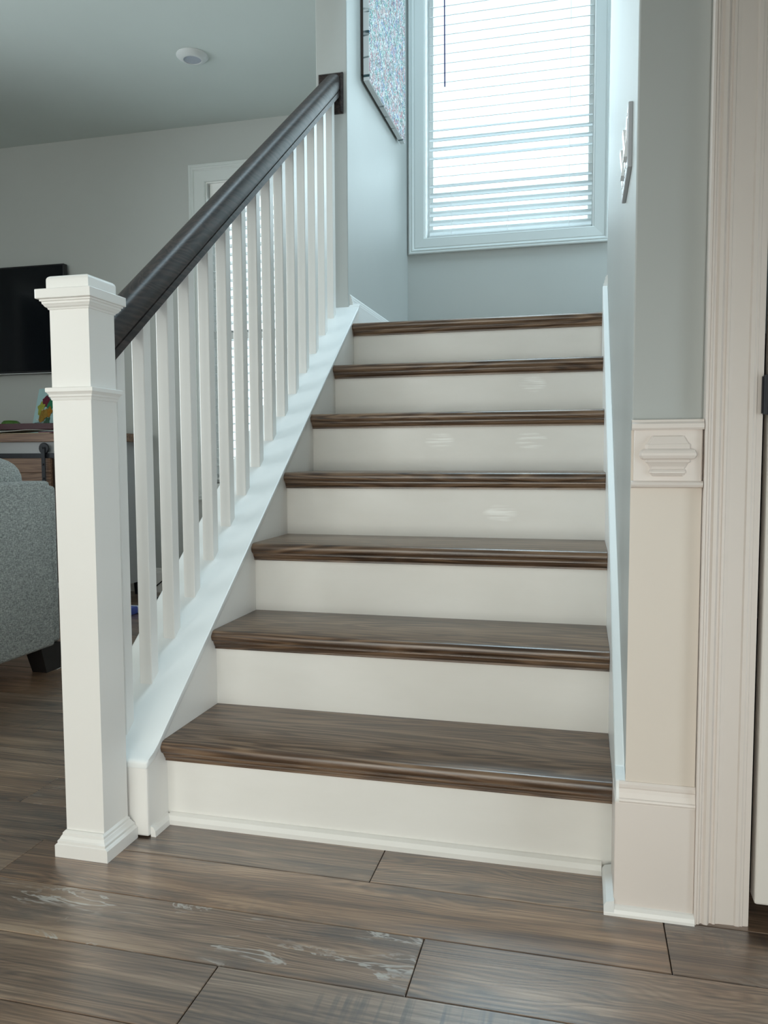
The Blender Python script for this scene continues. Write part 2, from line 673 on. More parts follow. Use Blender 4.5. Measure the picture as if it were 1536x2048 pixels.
W1 = (0.050, 0.924, 1.970, 3.42)        # stair window opening
W2 = (-1.222, -0.36, 0.655, 2.372)      # living room window opening
wall_xz('wall_back', -3.7, 2.15, -0.06, UP, YB, YB + 0.14, [W1, W2], 'wall_paint', 'sage outside wall with the stair window and the living room window')
mb = MB()
W6 = (-1.3, 1.1, 0.8, 2.2)  # unseen opening, added for light on the right stair wall
for b in ((-3.34, W6[0], -0.06, CEIL), (W6[1], YB + 0.14, -0.06, CEIL), (W6[0], W6[1], -0.06, W6[2]), (W6[0], W6[1], W6[3], CEIL)):
    mb.box(-3.84, -3.7, b[0], b[1], b[2], b[3])
struct(mb.build('wall_left', 'wall_paint'), 'sage far side wall of the living room')
wl = struct(MB().box(-3.80, -3.66, W6[0], W6[1], W6[2] - 0.03, W6[2]).build('window_6', 'white_trim'), 'white framed side window, added unseen to light the right stair wall')
for b in ((W6[0] - 0.08, W6[0], W6[2] - 0.08, W6[3] + 0.08), (W6[1], W6[1] + 0.08, W6[2] - 0.08, W6[3] + 0.08), (W6[0], W6[1], W6[3], W6[3] + 0.08), (-0.14, -0.06, W6[2], W6[3])):
    MB().box(-3.72, -3.682, b[0], b[1], b[2], b[3]).build('casing', 'white_trim', wl)
MB().box(-3.776, -3.77, W6[0], W6[1], W6[2], W6[3]).build('pane', 'window_glass', wl)
wall_xz('wall_added_shade', 0.32, 2.05, 0, CEIL, -2.1, -2.0, [(0.32, 2.04, 0.0, 0.84)], 'wall_paint', 'sage wall with a low pass, added unseen to shade the pilaster')  # unseen blocker added to darken the upper pilaster
W3 = (-0.9, 1.8, 0.08, 2.02)
W4 = (-3.0, -1.8, 0.9, 2.1)
wall_xz('wall_front', -3.7, 2.15, -0.06, CEIL, -3.34, -3.2, [W3, W4], 'wall_paint', 'sage front wall of the house behind the viewer')
mb = MB()
W7 = (1.85, 2.55, 1.45, 2.65)  # unseen opening, added for light on the left landing wall
W8 = (-1.75, -0.55, 0.1, 1.1)  # unseen low opening, added for light on right-hand faces
for b in ((-3.2, W8[0], -0.06, UP), (W8[1], W7[0], -0.06, UP), (W8[0], W8[1], -0.06, W8[2]), (W8[0], W8[1], W8[3], UP), (W7[1], YB, -0.06, UP), (W7[0], W7[1], -0.06, W7[2]), (W7[0], W7[1], W7[3], UP)):
    mb.box(2.05, 2.15, b[0], b[1], b[2], b[3])
struct(mb.build('wall_right', 'wall_paint'), 'sage side wall of the entry and the landing')
ws = struct(MB().box(2.03, 2.14, W8[0], W8[1], W8[2] - 0.03, W8[2]).build('window_8', 'white_trim'), 'low white framed sidelight, added unseen to light the newel and balusters')
for b in ((W8[0] - 0.06, W8[0], W8[2] - 0.06, W8[3] + 0.06), (W8[1], W8[1] + 0.06, W8[2] - 0.06, W8[3] + 0.06), (W8[0], W8[1], W8[3], W8[3] + 0.06)):
    MB().box(2.034, 2.06, b[0], b[1], b[2], b[3]).build('casing', 'white_trim', ws)
MB().box(2.11, 2.116, W8[0], W8[1], W8[2], W8[3]).build('pane', 'window_glass', ws)
wr = struct(MB().box(2.03, 2.14, W7[0], W7[1], W7[2] - 0.03, W7[2]).build('window_7', 'white_trim'), 'white framed landing end window, added unseen to light the left wall')
for b in ((W7[0] - 0.08, W7[0], W7[2] - 0.08, W7[3] + 0.08), (W7[1], W7[1] + 0.08, W7[2] - 0.08, W7[3] + 0.08), (W7[0], W7[1], W7[3], W7[3] + 0.08)):
    MB().box(2.034, 2.06, b[0], b[1], b[2], b[3]).build('casing', 'white_trim', wr)
MB().box(2.11, 2.116, W7[0], W7[1], W7[2], W7[3]).build('pane', 'window_glass', wr)
struct(MB().box(-0.172, XL, YE, YB, 0, UP, 0.003).build('wall_stair_left', 'wall_paint'), 'sage wall left of the landing, ending above the handrail')
struct(MB().box(XR, 1.078, -0.09, 1.65, 0, UP, 0.003).build('wall_stair_right', 'wall_paint'), 'sage wall right of the stairs with the light switch')
struct(MB().box(1.078, 2.05, 1.53, 1.65, LAND - 0.1, UP).build('wall_landing', 'wall_paint'), 'sage wall closing the landing')
DOOR = (1.163, 1.985, 0.0, 2.06)
wall_xz('wall_door', 1.078, 2.05, 0, CEIL, -0.088, 0.03, [DOOR], 'wall_paint', 'sage wall around the closet door')
struct(MB().box(-0.172, 1.078, 0.05, 0.17, CEIL, UP).build('wall_stair_header', 'wall_paint'), 'wall over the foot of the stairs')
struct(MB().box(-0.172, XL, 0.17, YE, CEIL, UP).build('wall_stair_upper', 'wall_paint'), 'upper wall over the balustrade')
struct(MB().box(-3.7, -0.172, -3.2, YB, CEIL, CEIL + 0.1).build('ceiling', 'ceiling_paint'), 'pale flat living room ceiling')
struct(MB().box(-0.172, 2.05, -3.2, 0.05, CEIL, CEIL + 0.1).build('ceiling_entry', 'ceiling_paint'), 'pale flat entry ceiling')
mb = MB()
SKY = (0.10, 0.84, 0.8, 2.2)  # unseen skylight opening, added for light from above
for b in ((-0.172, SKY[0], 0.05, YB + 0.14), (SKY[1], 2.15, 0.05, YB + 0.14), (SKY[0], SKY[1], 0.05, SKY[2]), (SKY[0], SKY[1], SKY[3], YB + 0.14)):
    mb.box(b[0], b[1], b[2], b[3], UP, UP + 0.1)
struct(mb.build('ceiling_stair', 'ceiling_paint'), 'ceiling over the stairwell, cut for the added skylight')


# ---- floor of planks
def floor():
    base = struct(MB().box(-3.7, 2.05, -3.2, YB, -0.06, -0.009).build('floor', 'subfloor', origin=(0, 0, -0.06)), 'brown grey rustic wood plank floor')
    L, PW = 1.245, 0.148
    fixed = {-1: 0.636, -2: 0.331, 0: 1.03, 1: 0.50}
    rng = random.Random(11)
    gap = 0.0007
    y0 = -0.26
    k = -21
    cache = {}
    while True:
        a, b = y0 + PW * (k), y0 + PW * (k + 1)
        if a > YB:
            break
        row = k
        k += 1
        a, b = max(a, -3.2), min(b, YB)
        if b - a < 0.01:
            continue
        j = fixed.get(row, rng.uniform(0, L))
        x = j - 6 * L
        while x < 2.05:
            xa, xb = max(x, -3.7), min(x + L, 2.05)
            x += L
            if xb - xa < 0.02:
                continue
            if a > 0.03:                       # the stairs stand here
                if xa > -0.19:
                    continue
                xb = min(xb, -0.19)
            key = (round(xb - xa, 3), round(b - a, 3))
            c = ((xa + xb) / 2, (a + b) / 2, -0.009)
            if key in cache:
                o = dup(cache[key], c, base)
            else:
                o = MB().box(xa + gap, xb - gap, a + gap, b - gap, -0.009, 0.0, 0.0012, 1).build('plank', 'plank_floor', base)
                cache[key] = o
            o['scraped'] = 1.0 if (row == -1 and xa < 0 and xb > 0.3) else (0.25 if rng.random() < 0.2 else 0.0)
            o['saw'] = 1.0 if (row == -2 and xa > 0) or (row == 0 and xa > 0.9) else (0.7 if rng.random() < 0.25 else 0.0)
            o['grey'] = 0.35 if row in (-1, -2) else 0.0
            if row == 0 and xa < 0.9 < xb + 0.3:
                o['grey'] = -0.3


floor()

# ------------------------------------------------------------------ staircase
stairs = thing('staircase', 'white painted staircase with seven dark oak treads rising to the landing window', 'stairs', (W / 2, 0, 0))


def nosing_pts(y, z):
    """side profile (y,z) of a tread: rounded nose at y, top at z"""
    t = 0.028
    r = 0.011
    pts = [(y + RUN + NOSE, z), ]
    for k in range(9):
        a = math.pi / 2 + math.pi * k / 8
        pts.append((y + r + r * math.cos(a), z - t / 2 + (t / 2) * math.sin(a)))
    pts.append((y + RUN + NOSE, z - t))
    return pts


sheen_layout = {4: ('a', 0.645, 0.118, None), 5: ('ab', None, None, None), 6: ('a', None, None, None)}
SHEEN_SPOTS = {4: [(0.655, 0.070)], 5: [(0.435, 0.095), (0.725, 0.095)], 6: [(0.715, 0.105)]}  # where window reflections are painted onto the risers
for i in range(7):
    y, z = i * RUN, (i + 1) * RISE
    pts = nosing_pts(y, z)
    if i == 6:
        pts = [(min(p[0], 2.0) if p[0] < y + 0.1 else y + 0.14, p[1]) for p in pts]
    tr = MB().prism(pts, 0, 0.0005, W - 0.0005).build('tread', 'tread_oak', stairs, smooth=True, flat_angle=0.9)
    cove = [(y + NOSE, z - 0.028), (y + 0.011, z - 0.028), (y + 0.011, z - 0.0315), (y + 0.0135, z - 0.0325), (y + 0.0150, z - 0.037), (y + 0.0190, z - 0.0420),
            (y + 0.0205, z - 0.0435), (y + 0.0205, z - 0.0485), (y + NOSE, z - 0.0485)]
    MB().prism(cove, 0, 0.0005, W - 0.0005).build('cove_moulding', 'tread_oak', tr)
    z0 = i * RISE
    rs = MB().box(0.0, W, y + NOSE, y + NOSE + 0.016, z0, z - 0.0283).build('riser', 'riser_paint', stairs)
    for q, key in enumerate('ab'):
        tl = SHEEN_SPOTS.get(i + 1, [])
        on = q < len(tl)
        rs['painted_sheen_%s' % key] = 1.0 if on else 0.0
        rs['painted_sheen_%s_x' % key] = (tl[q][0] - W / 2) if on else 9.0
        rs['painted_sheen_%s_z' % key] = tl[q][1] if on else 9.0
# shoe moulding at the first riser, with its short return along the stringer
MB().prism([(NOSE, 0.0), (NOSE - 0.016, 0.0), (NOSE - 0.016, 0.010), (NOSE - 0.011, 0.019), (NOSE - 0.004, 0.023), (NOSE, 0.024)], 0, 0.006, 0.9295).build('shoe_moulding', 'riser_paint', stairs)
MB().prism([(0.0, 0.0), (0.012, 0.0), (0.011, 0.012), (0.006, 0.020), (0.0, 0.023)], 1, -0.047, NOSE - 0.005).build('shoe_moulding', 'white_trim', stairs)

# knee wall (closed stringer) under the balusters
knee = [(-0.056, 0.004), (-0.056, 0.155), (-0.040, 0.159), (YE, cap_z(YE) - 0.008), (YE, 0.0), (-0.03, 0.0)]
MB().prism(knee, 0, KX0 + 0.003, 0.0, 0.004, 2).build('stringer', 'white_trim', stairs)
capp = [(-0.058, 0.150), (-0.058, 0.166), (-0.050, 0.1705), (-0.030, cap_z(-0.03) + 0.0035), (-0.010, cap_z(-0.01)), (YE, cap_z(YE)), (YE, cap_z(YE) - 0.02), (-0.02, cap_z(-0.02) - 0.02)]
MB().prism(capp, 0, KX0, 0.0015, 0.004, 3).build('stringer_cap', 'cool_white', stairs, smooth=True)
# end of the stringer running up into the landing skirting
endp = [(YE - 0.001, 1.30), (YE - 0.001, cap_z(YE)), (YE + 0.022, cap_z(YE) + 0.015), (YE + 0.03, 1.30)]
MB().prism(endp, 0, XL, 0.0, 0.002, 1).build('stringer_return', 'cool_white', stairs)
# skirt board on the right wall
C0 = 0.285
sk = [(-0.106, 0.0), (-0.106, 0.205), (-0.098, 0.2375), (-0.052, cap_z(-0.052) + C0 - 0.197), (1.50, C0 + PITCH * 1.50), (1.53, C0 + PITCH * 1.50), (1.53, 0.9), (0.35, 0.0)]
MB().prism(sk, 0, W, XR - 0.0004, 0.0015, 1).build('skirt_board', 'cool_white', stairs)
# landing boards
struct(MB().box(XL + 0.0005, XR - 0.0005, 6 * RUN + 0.1405, YB, LAND - 0.03, LAND).box(XR - 0.0005, 2.05, 1.65, YB, LAND - 0.03, LAND).build('floor_landing', 'tread_oak'), 'dark oak floor of the landing')

# ------------------------------------------------------------------ balustrade
BX = -0.0975
rail = thing('stair_railing', 'white balustrade with square newel post, slim balusters and dark walnut handrail', 'railing', (BX, 0, 0))
NX, NY = -0.085, -0.1085
HS = 0.043
newel = MB().square_lathe(NX, NY, [(HS, HS, 0.03), (HS, HS, 1.125)]).build('newel_post', 'white_trim', rail)
pl = [(0.060, 0.0), (0.060, 0.0235), (0.0575, 0.0265), (0.0545, 0.0285), (0.0545, 0.0335), (0.0515, 0.0365), (0.0490, 0.0420), (0.0475, 0.0435), (0.0470, 0.048), (HS, 0.052)]
mb = MB().square_lathe(NX, NY - 0.004, [(a, min(a, 0.056) - 0.0, b) for a, b in pl])
mb.build('plinth', 'white_trim', newel)
cl = [(HS, 0.920), (0.0445, 0.9205), (0.0455, 0.9255), (0.0475, 0.9275), (0.0478, 0.931), (0.0505, 0.9345), (0.0525, 0.9365), (0.0525, 0.9435), (0.0515, 0.9445), (HS, 0.9446)]
MB().square_lathe(NX, NY, [(a, a, b) for a, b in cl]).build('collar', 'white_trim', newel)
cm = [(HS, 1.095), (0.0450, 1.0955), (0.0458, 1.0985), (0.0490, 1.1005), (0.0515, 1.1045), (0.0528, 1.1055), (0.0532, 1.1095), (0.0560, 1.1105), (0.0560, 1.1140)]
MB().square_lathe(NX, NY, [(a, a, b) for a, b in cm]).build('cap_moulding', 'white_trim', newel)
MB().box(NX - 0.0607, NX + 0.0607, NY - 0.0635, NY + 0.0607, 1.1140, 1.1325, 0.0015, 2).build('cap_slab', 'white_trim', newel)
hb = 0.0465
bl = [(hb, 1.1325), (hb, 1.1515)] + [(hb - 0.009 * (1 - math.cos(a)), 1.1515 + 0.009 * math.sin(a)) for a in (0.3, 0.6, 0.9, 1.2, 1.5)]
MB().square_lathe(NX, NY, [(a, a, b) for a, b in bl]).build('cap_block', 'white_trim', newel, smooth=True, flat_angle=0.5)

b0 = None
BH = 0.0158
RB = 1.029                                   # underside of the rail on the baluster line: z = RB + PITCH*y
for i in range(15):
    yf = 0.0015 + 0.10945 * i               # front face
    yc = yf + BH
    zb = cap_z(yf) - 0.006
    if b0 is None:
        mb = MB()
        ya, yb2 = yf, yf + 2 * BH
        c4 = [(BX - BH, ya), (BX + BH, ya), (BX + BH, yb2), (BX - BH, yb2)]
        lo = [mb.bm.verts.new((p[0], p[1], cap_z(p[1]) - 0.001)) for p in c4]
        hi = [mb.bm.verts.new((p[0], p[1], RB + 0.004 + PITCH * p[1])) for p in c4]
        mb.bm.faces.new(lo[::-1])
        mb.bm.faces.new(hi)
        for q in range(4):
            mb.bm.faces.new((lo[q], lo[(q + 1) % 4], hi[(q + 1) % 4], hi[q]))
        vert = [e for e in mb.bm.edges if abs(e.verts[0].co.z - e.verts[1].co.z) > 0.5]
        bmesh.ops.bevel(mb.bm, geom=vert, offset=0.0022, segments=2, profile=0.5, affect='EDGES')
        b0 = mb.build('baluster', 'white_trim', rail)
        base0 = WORLD[b0.name].copy()
    else:
        dup(b0, base0 + Vector((0, 0.10945 * i, PITCH * 0.10945 * i)), rail)

# handrail: vertical section swept up the pitch
ck = math.cos(math.atan(PITCH))
sec = [(-0.029, 0.0), (0.029, 0.0), (0.029, 0.0165), (0.0265, 0.0175), (0.0265, 0.0200), (0.0295, 0.0215), (0.0318, 0.028), (0.0322, 0.040), (0.0312, 0.050), (0.0275, 0.0605),
       (0.0215, 0.0670), (0.0120, 0.0705), (0.0, 0.0715)]
sec = sec + [(-a, b) for a, b in sec[::-1][1:-2]]
# mirrored side closes back to the bottom corner
prof = [(a, b / ck) for a, b in sec]


def rail_pt(y):
    return (BX, y, RB + PITCH * y)


ends = [rail_pt(NY + HS - 0.001), rail_pt(0.8), rail_pt(1.598)]
mb = MB().sweep(prof, [(p, (1, 0, 0), (0, 0, 1)) for p in ends])
mb.build('handrail', 'rail_walnut', rail, smooth=True, flat_angle=0.5)
# white fillet let in under the rail between the balusters
fil = [(-0.0165, 0.0), (0.0165, 0.0), (0.0165, 0.006), (-0.0165, 0.006)]
MB().sweep([(a, b - 0.0035) for a, b in fil], [(p, (1, 0, 0), (0, 0, 1)) for p in (rail_pt(-0.03), rail_pt(1.58))]).build('rail_fillet', 'rail_walnut', rail)
rz = [(0.0505, 0.0785, YE - 0.0005), (0.0505, 0.0785, YE - 0.010), (0.0440, 0.0720, YE - 0.018)]
mb = MB()
mb.square_lathe(0, 0, rz)
mb.xf(Matrix(((1, 0, 0, -0.1075), (0, 0, 1, 0), (0, 1, 0, 2.2495), (0, 0, 0, 1))))
mb.build('rosette', 'rail_walnut', rail)


# ------------------------------------------------------------------ skirtings and trim
def base_prof(h):
    return [(0.0, 0.0), (0.015, 0.0), (0.015, h - 0.030), (0.012, h - 0.027), (0.012, h - 0.019), (0.0095, h - 0.016), (0.009, h - 0.007), (0.006, h - 0.004), (0.004, h), (0.0, h)]


def skirting(name, p0, p1, out, z, h, mat, label):
    prof = base_prof(h)
    p0, p1 = Vector((p0[0], p0[1], z)), Vector((p1[0], p1[1], z))
    mb = MB().sweep(prof, [(p, out, (0, 0, 1)) for p in (p0, p1)])
    return struct(mb.build(name, mat), label)


skirting('baseboard_back', (-3.7, YB), (-0.172, YB), (0, -1, 0), 0, 0.145, 'white_trim', 'white living room baseboard under the window')
skirting('baseboard_landing_left', (XL, YE + 0.012), (XL, YB), (1, 0, 0), LAND, 0.134, 'cool_white', 'white moulded baseboard on the left of the landing')
skirting('baseboard_landing_right', (XR, 1.515), (XR, 1.65), (-1, 0, 0), LAND, 0.130, 'cool_white', 'short white baseboard at the top right of the stairs')
skirting('baseboard_landing_back', (XL, YB), (2.05, YB), (0, -1, 0), LAND, 0.134, 'cool_white', 'white baseboard under the stair window')
skirting('baseboard_left', (-3.7, -3.2), (-3.7, YB), (1, 0, 0), 0, 0.145, 'white_trim', 'white baseboard along the far living room wall')

# pilaster of moulded cream panelling on the end of the right wall
PX0, PX1 = XR - 0.001, 1.0785
pil = struct(MB().box(PX0, PX1, -0.098, -0.09, 0.0, 0.866).build('trim_1', 'cream_panel', origin=(1.02, -0.094, 0)), 'cream panelled pilaster at the foot of the right wall')
MB().box(W - 0.001, PX1 + 0.001, -0.1075, -0.0, 0.0, 0.2025, 0.002, 2).build('plinth_block', 'cream_trim', pil)
pm = [(-0.090, 0.2025), (-0.1085, 0.2025), (-0.1095, 0.2055), (-0.1085, 0.2085), (-0.1060, 0.2100), (-0.1030, 0.2185), (-0.1020, 0.2250), (-0.1030, 0.2275), (-0.1030, 0.2330), (-0.1005, 0.2375), (-0.090, 0.2375)]
MB().prism(pm, 0, W + 0.006, PX1 + 0.0005).build('plinth_moulding', 'cream_trim', pil)
qr = [(-0.1075, 0.0), (-0.1190, 0.0), (-0.1185, 0.0045), (-0.1160, 0.0105), (-0.1110, 0.0150), (-0.1075, 0.0165)]
MB().prism(qr, 0, W - 0.017, PX1 + 0.002).build('quarter_round', 'white_trim', pil)
qs = [(W, 0.0), (W - 0.0165, 0.0), (W - 0.0165, 0.062), (W - 0.012, 0.074), (W, 0.082)]
MB().prism([(W, 0.0), (W - 0.0175, 0.0), (W - 0.0175, 0.0175), (W - 0.013, 0.024), (W, 0.027)], 1, -0.118, 0.012).build('quarter_round', 'cool_white', pil)
# upper block with its top bead, lower bead and carved bracket
MB().box(PX0 + 0.004, PX1 - 0.002, -0.1055, -0.098, 0.7615, 0.852, 0.001, 1).build('frieze_block', 'cream_trim', pil)
tb = [(-0.090, 0.850), (-0.1105, 0.850), (-0.1125, 0.853), (-0.1125, 0.860), (-0.1085, 0.8635), (-0.1080, 0.867), (-0.090, 0.8685)]
MB().prism(tb, 0, PX0, PX1).build('top_bead', 'cream_trim', pil)
bb = [(-0.098, 0.7525), (-0.1040, 0.7525), (-0.1105, 0.7545), (-0.1125, 0.758), (-0.1110, 0.762), (-0.1070, 0.7645), (-0.098, 0.7645)]
MB().prism(bb, 0, PX0, PX1).build('lower_bead', 'cream_trim', pil)


def bracket():
    # (half width, projection, z): a stack of mouldings, each returned at its ends
    cx = 1.0225
    y0 = -0.1055
    mb = MB()
    lv = [(0.0265, 0.006, 0.8395), (0.0270, 0.007, 0.8390), (0.0345, 0.009, 0.8265), (0.0365, 0.010, 0.8260), (0.0365, 0.011, 0.8185), (0.0400, 0.012, 0.8180),
          (0.0440, 0.0145, 0.8155), (0.0465, 0.016, 0.8110), (0.0465, 0.016, 0.8070), (0.0440, 0.0145, 0.8025), (0.0405, 0.012, 0.8005), (0.0370, 0.010, 0.8000),
          (0.0365, 0.011, 0.7960), (0.0350, 0.010, 0.7950), (0.0325, 0.009, 0.7935), (0.0295, 0.006, 0.7885), (0.0280, 0.005, 0.7845), (0.0290, 0.007, 0.7835),
          (0.0305, 0.009, 0.7800), (0.0295, 0.009, 0.7775), (0.0270, 0.007, 0.7755), (0.0260, 0.006, 0.7735), (0.0245, 0.004, 0.7725)]
    rows = []
    for h, p, z in lv:
        b = min(0.0035, p * 0.5)
        rows.append([mb.bm.verts.new(v) for v in ((cx - h, y0, z), (cx - h + b, y0 - p, z), (cx + h - b, y0 - p, z), (cx + h, y0, z))])
    for a, b in zip(rows, rows[1:]):
        for i in range(3):
            mb.bm.faces.new((a[i], a[i + 1], b[i + 1], b[i]))
        mb.bm.faces.new((a[3], a[0], b[0], b[3]))
    mb.bm.faces.new(rows[0])
    mb.bm.faces.new(rows[-1][::-1])
    o = mb.build('carved_bracket', 'cream_trim', pil)
    return o


bracket()


# ---- casings: profile (offset from the opening, projection), mitred boards
def casing_board(p_in0, p_in1, dir0, dir1, out, prof, name, mat, parent):
    """board whose inner edge runs p_in0 -> p_in1; at each end the section runs along dir (mitre)"""
    mb = MB()
    rings = []
    out = Vector(out)
    for p, d in ((p_in0, dir0), (p_in1, dir1)):
        p, d = Vector(p), Vector(d)
        r = [mb.bm.verts.new(p + d * o + out * q) for o, q in prof]
        r.append(mb.bm.verts.new(p + d * prof[-1][0]))
        r.append(mb.bm.verts.new(p + d * prof[0][0]))
        rings.append(r)
    n = len(rings[0])
    for i in range(n):
        j = (i + 1) % n
        mb.bm.faces.new((rings[0][i], rings[0][j], rings[1][j], rings[1][i]))
    mb.bm.faces.new(rings[0][::-1])
    mb.bm.faces.new(rings[1])
    return mb.build(name, mat, parent)


WPROF = [(0.0, 0.011), (0.004, 0.014), (0.012, 0.0145), (0.050, 0.0175), (0.053, 0.0155), (0.056, 0.0165), (0.060, 0.021), (0.066, 0.0225), (0.070, 0.019), (0.074, 0.0225), (0.080, 0.0225), (0.0835, 0.020)]


def window(idx, op, glass_y, label, cprof, mull):
    x0, x1, z0, z1 = op
    yw = YB
    root = struct(MB().box(x0 - 0.0005, x1 + 0.0005, yw - 0.004, yw + 0.135, z0 - 0.012, z0 + 0.0).build('window_%d' % idx, 'cool_white', origin=((x0 + x1) / 2, yw, z0)), label)
    for name, b in (('jamb', (x0 - 0.0005, x0 + 0.006, z0, z1)), ('jamb', (x1 - 0.006, x1 + 0.0005, z0, z1)), ('jamb', (x0 + 0.006, x1 - 0.006, z1 - 0.006, z1 + 0.0005))):
        MB().box(b[0], b[1], yw - 0.002, yw + 0.135, b[2], b[3]).build(name, 'cool_white', root)
    s = 1.0
    A, B, Cc, D = (x0, yw, z0), (x1, yw, z0), (x1, yw, z1), (x0, yw, z1)
    dA, dB, dC, dD = (-s, 0, -s), (s, 0, -s), (s, 0, s), (-s, 0, s)
    o = (0, -1, 0)
    for p, q, d, e in ((A, B, dA, dB), (B, Cc, dB, dC), (Cc, D, dC, dD), (D, A, dD, dA)):
        casing_board(p, q, d, e, o, cprof, 'casing', 'casing_white', root)
    gy = glass_y
    zm = z0 + (z1 - z0) * 0.5
    bars = [(x0 + 0.006, x0 + 0.03, z0, z1), (x1 - 0.03, x1 - 0.006, z0, z1), (x0 + 0.03, x1 - 0.03, z0, z0 + 0.03), (x0 + 0.03, x1 - 0.03, z1 - 0.03, z1)]
    panes = [(z0 + 0.03, z1 - 0.03)]
    if mull:
        bars.append((x0 + 0.03, x1 - 0.03, zm - 0.022, zm + 0.022))
        panes = [(z0 + 0.03, zm - 0.022), (zm + 0.022, z1 - 0.03)]
    for a, b, c, d in bars:
        MB().box(a, b, gy - 0.018, gy + 0.018, c, d, 0.003, 1).build('sash_bar', 'cool_white', root)
    for c, d in panes:
        MB().box(x0 + 0.03, x1 - 0.03, gy - 0.003, gy + 0.003, c, d).build('pane', 'window_glass', root)
    return root


window(1, W1, YB + 0.108, 'white cased stair window above the landing', WPROF, False)
WP2 = [(o * 1.18, q) for o, q in WPROF]
window(2, W2, YB + 0.108, 'white cased living room window behind the balusters', WP2, True)
skl = struct(MB().box(SKY[0] - 0.04, SKY[1] + 0.04, SKY[2] - 0.04, SKY[2], UP - 0.012, UP + 0.1).build('window_5', 'cool_white'), 'unseen skylight added to brighten the stairwell')
for b in ((SKY[0] - 0.04, SKY[1] + 0.04, SKY[3], SKY[3] + 0.04), (SKY[0] - 0.04, SKY[0], SKY[2], SKY[3]), (SKY[1], SKY[1] + 0.04, SKY[2], SKY[3])):
    MB().box(b[0], b[1], b[2], b[3], UP - 0.012, UP + 0.1).build('frame', 'cool_white', skl)
MB().box(SKY[0], SKY[1], SKY[2], SKY[3], UP + 0.06, UP + 0.066).build('pane', 'window_glass', skl)
# front windows behind the viewer
for idx, op in ((3, W3), (4, W4)):
    x0, x1, z0, z1 = op
    r = struct(MB().box(x0, x1, -3.2, -3.19, z0 - 0.07, z0, 0.002, 1).build('window_%d' % idx, 'white_trim', origin=((x0 + x1) / 2, -3.2, z0)), 'white framed front window behind the viewer')
    for a, b, c, d in ((x0 - 0.07, x0, z0 - 0.07, z1 + 0.07), (x1, x1 + 0.07, z0 - 0.07, z1 + 0.07), (x0, x1, z1, z1 + 0.07), ((x0 + x1) / 2 - 0.03, (x0 + x1) / 2 + 0.03, z0, z1)):
        MB().box(a, b, -3.205, -3.188, c, d).build('casing', 'white_trim', r)
    MB().box(x0, x1, -3.27, -3.262, z0, z1).build('pane', 'window_glass', r)


# ------------------------------------------------------------------ blinds
def blind(x0, x1, z0, z1, y, tilts, label, wand_x, wand_z, cords, head):
    root = thing('window_blind', label, 'blind', ((x0 + x1) / 2, y, z0))
    pitch = 0.0485
    n = int((z1 - z0 - 0.02) / pitch)
    # one slat along x, origin at its centre; section in (y,z), slightly crowned
    mb = MB()
    L = x1 - x0
    top, bot = [], []
    for k in range(7):
        u = -1 + 2 * k / 6
        crown = 0.0028 * (1 - u * u)
        top.append((0.0252 * u, crown + 0.0013))
        bot.append((0.0252 * u, crown - 0.0013))
    mb.prism(top + bot[::-1], 0, -L / 2, L / 2)
    cx = (x0 + x1) / 2
    first = None
    for i in range(n):
        zz = z0 + 0.040 + i * pitch
        t = tilts(i)
        if first is None:
            first = mb.build('slat', 'slat_white', root, smooth=True, origin=(0, 0, 0))
            o = first
            place(o, (cx, y, zz), root)
        else:
            o = dup(first, (cx, y, zz), root)
        o.rotation_euler = (math.radians(t), 0, 0)
    MB().box(x0, x1, y - 0.026, y + 0.026, z0 + 0.004, z0 + 0.018, 0.003, 2).build('bottom_rail', 'slat_white', root)
    if head:
        MB().box(x0 - 0.006, x1 + 0.006, y - 0.034, y + 0.03, z1 - 0.01, z1 + head, 0.002, 1).build('headrail', 'cool_white', root)
    for cxx in cords:
        for dy in (-0.027, 0.027):
            MB().tube([(cxx, y + dy, z0 + 0.015), (cxx, y + dy, z1 - 0.01)], 0.0009, 6).build('ladder_cord', 'cord_white', root)
        MB().tube([(cxx, y - 0.028, z0 + 0.006), (cxx + 0.006, y - 0.031, z0 - 0.003), (cxx + 0.012, y - 0.030, z0 + 0.004)], 0.0012, 6).build('cord_tassel', 'cord_white', root)
    if wand_x is not None:
        MB().tube([(wand_x, y - 0.045, wand_z), (wand_x - 0.004, y - 0.04, z1)], 0.0042, 10).build('tilt_wand', 'wand_plastic', root)
    return root


def tilt1(i):
    # sagging cords: the lowest slats and three higher ones hang more closed than the rest
    seq = [50, 50, 49, 48, 46, 34, 17, 18, 33, 42, 40, 30, 22, 21]
    return seq[i] if i < len(seq) else 20.5 + (i - 13) * 0.55


blind(W1[0] + 0.020, W1[1] - 0.011, W1[2], W1[3] - 0.05, YB + 0.048, tilt1, 'white slatted blind, mostly closed, filling the bright stair window', 0.158, 2.745, (0.19, 0.487, 0.80), 0.05)
blind(W2[0] + 0.024, W2[1] - 0.010, W2[2] + 0.015, W2[3] - 0.085, YB + 0.048, lambda i: -5 + (i % 3) * 1.2, 'white slatted blind in the window behind the balusters', None, None, (-1.1, -0.48), 0.085)

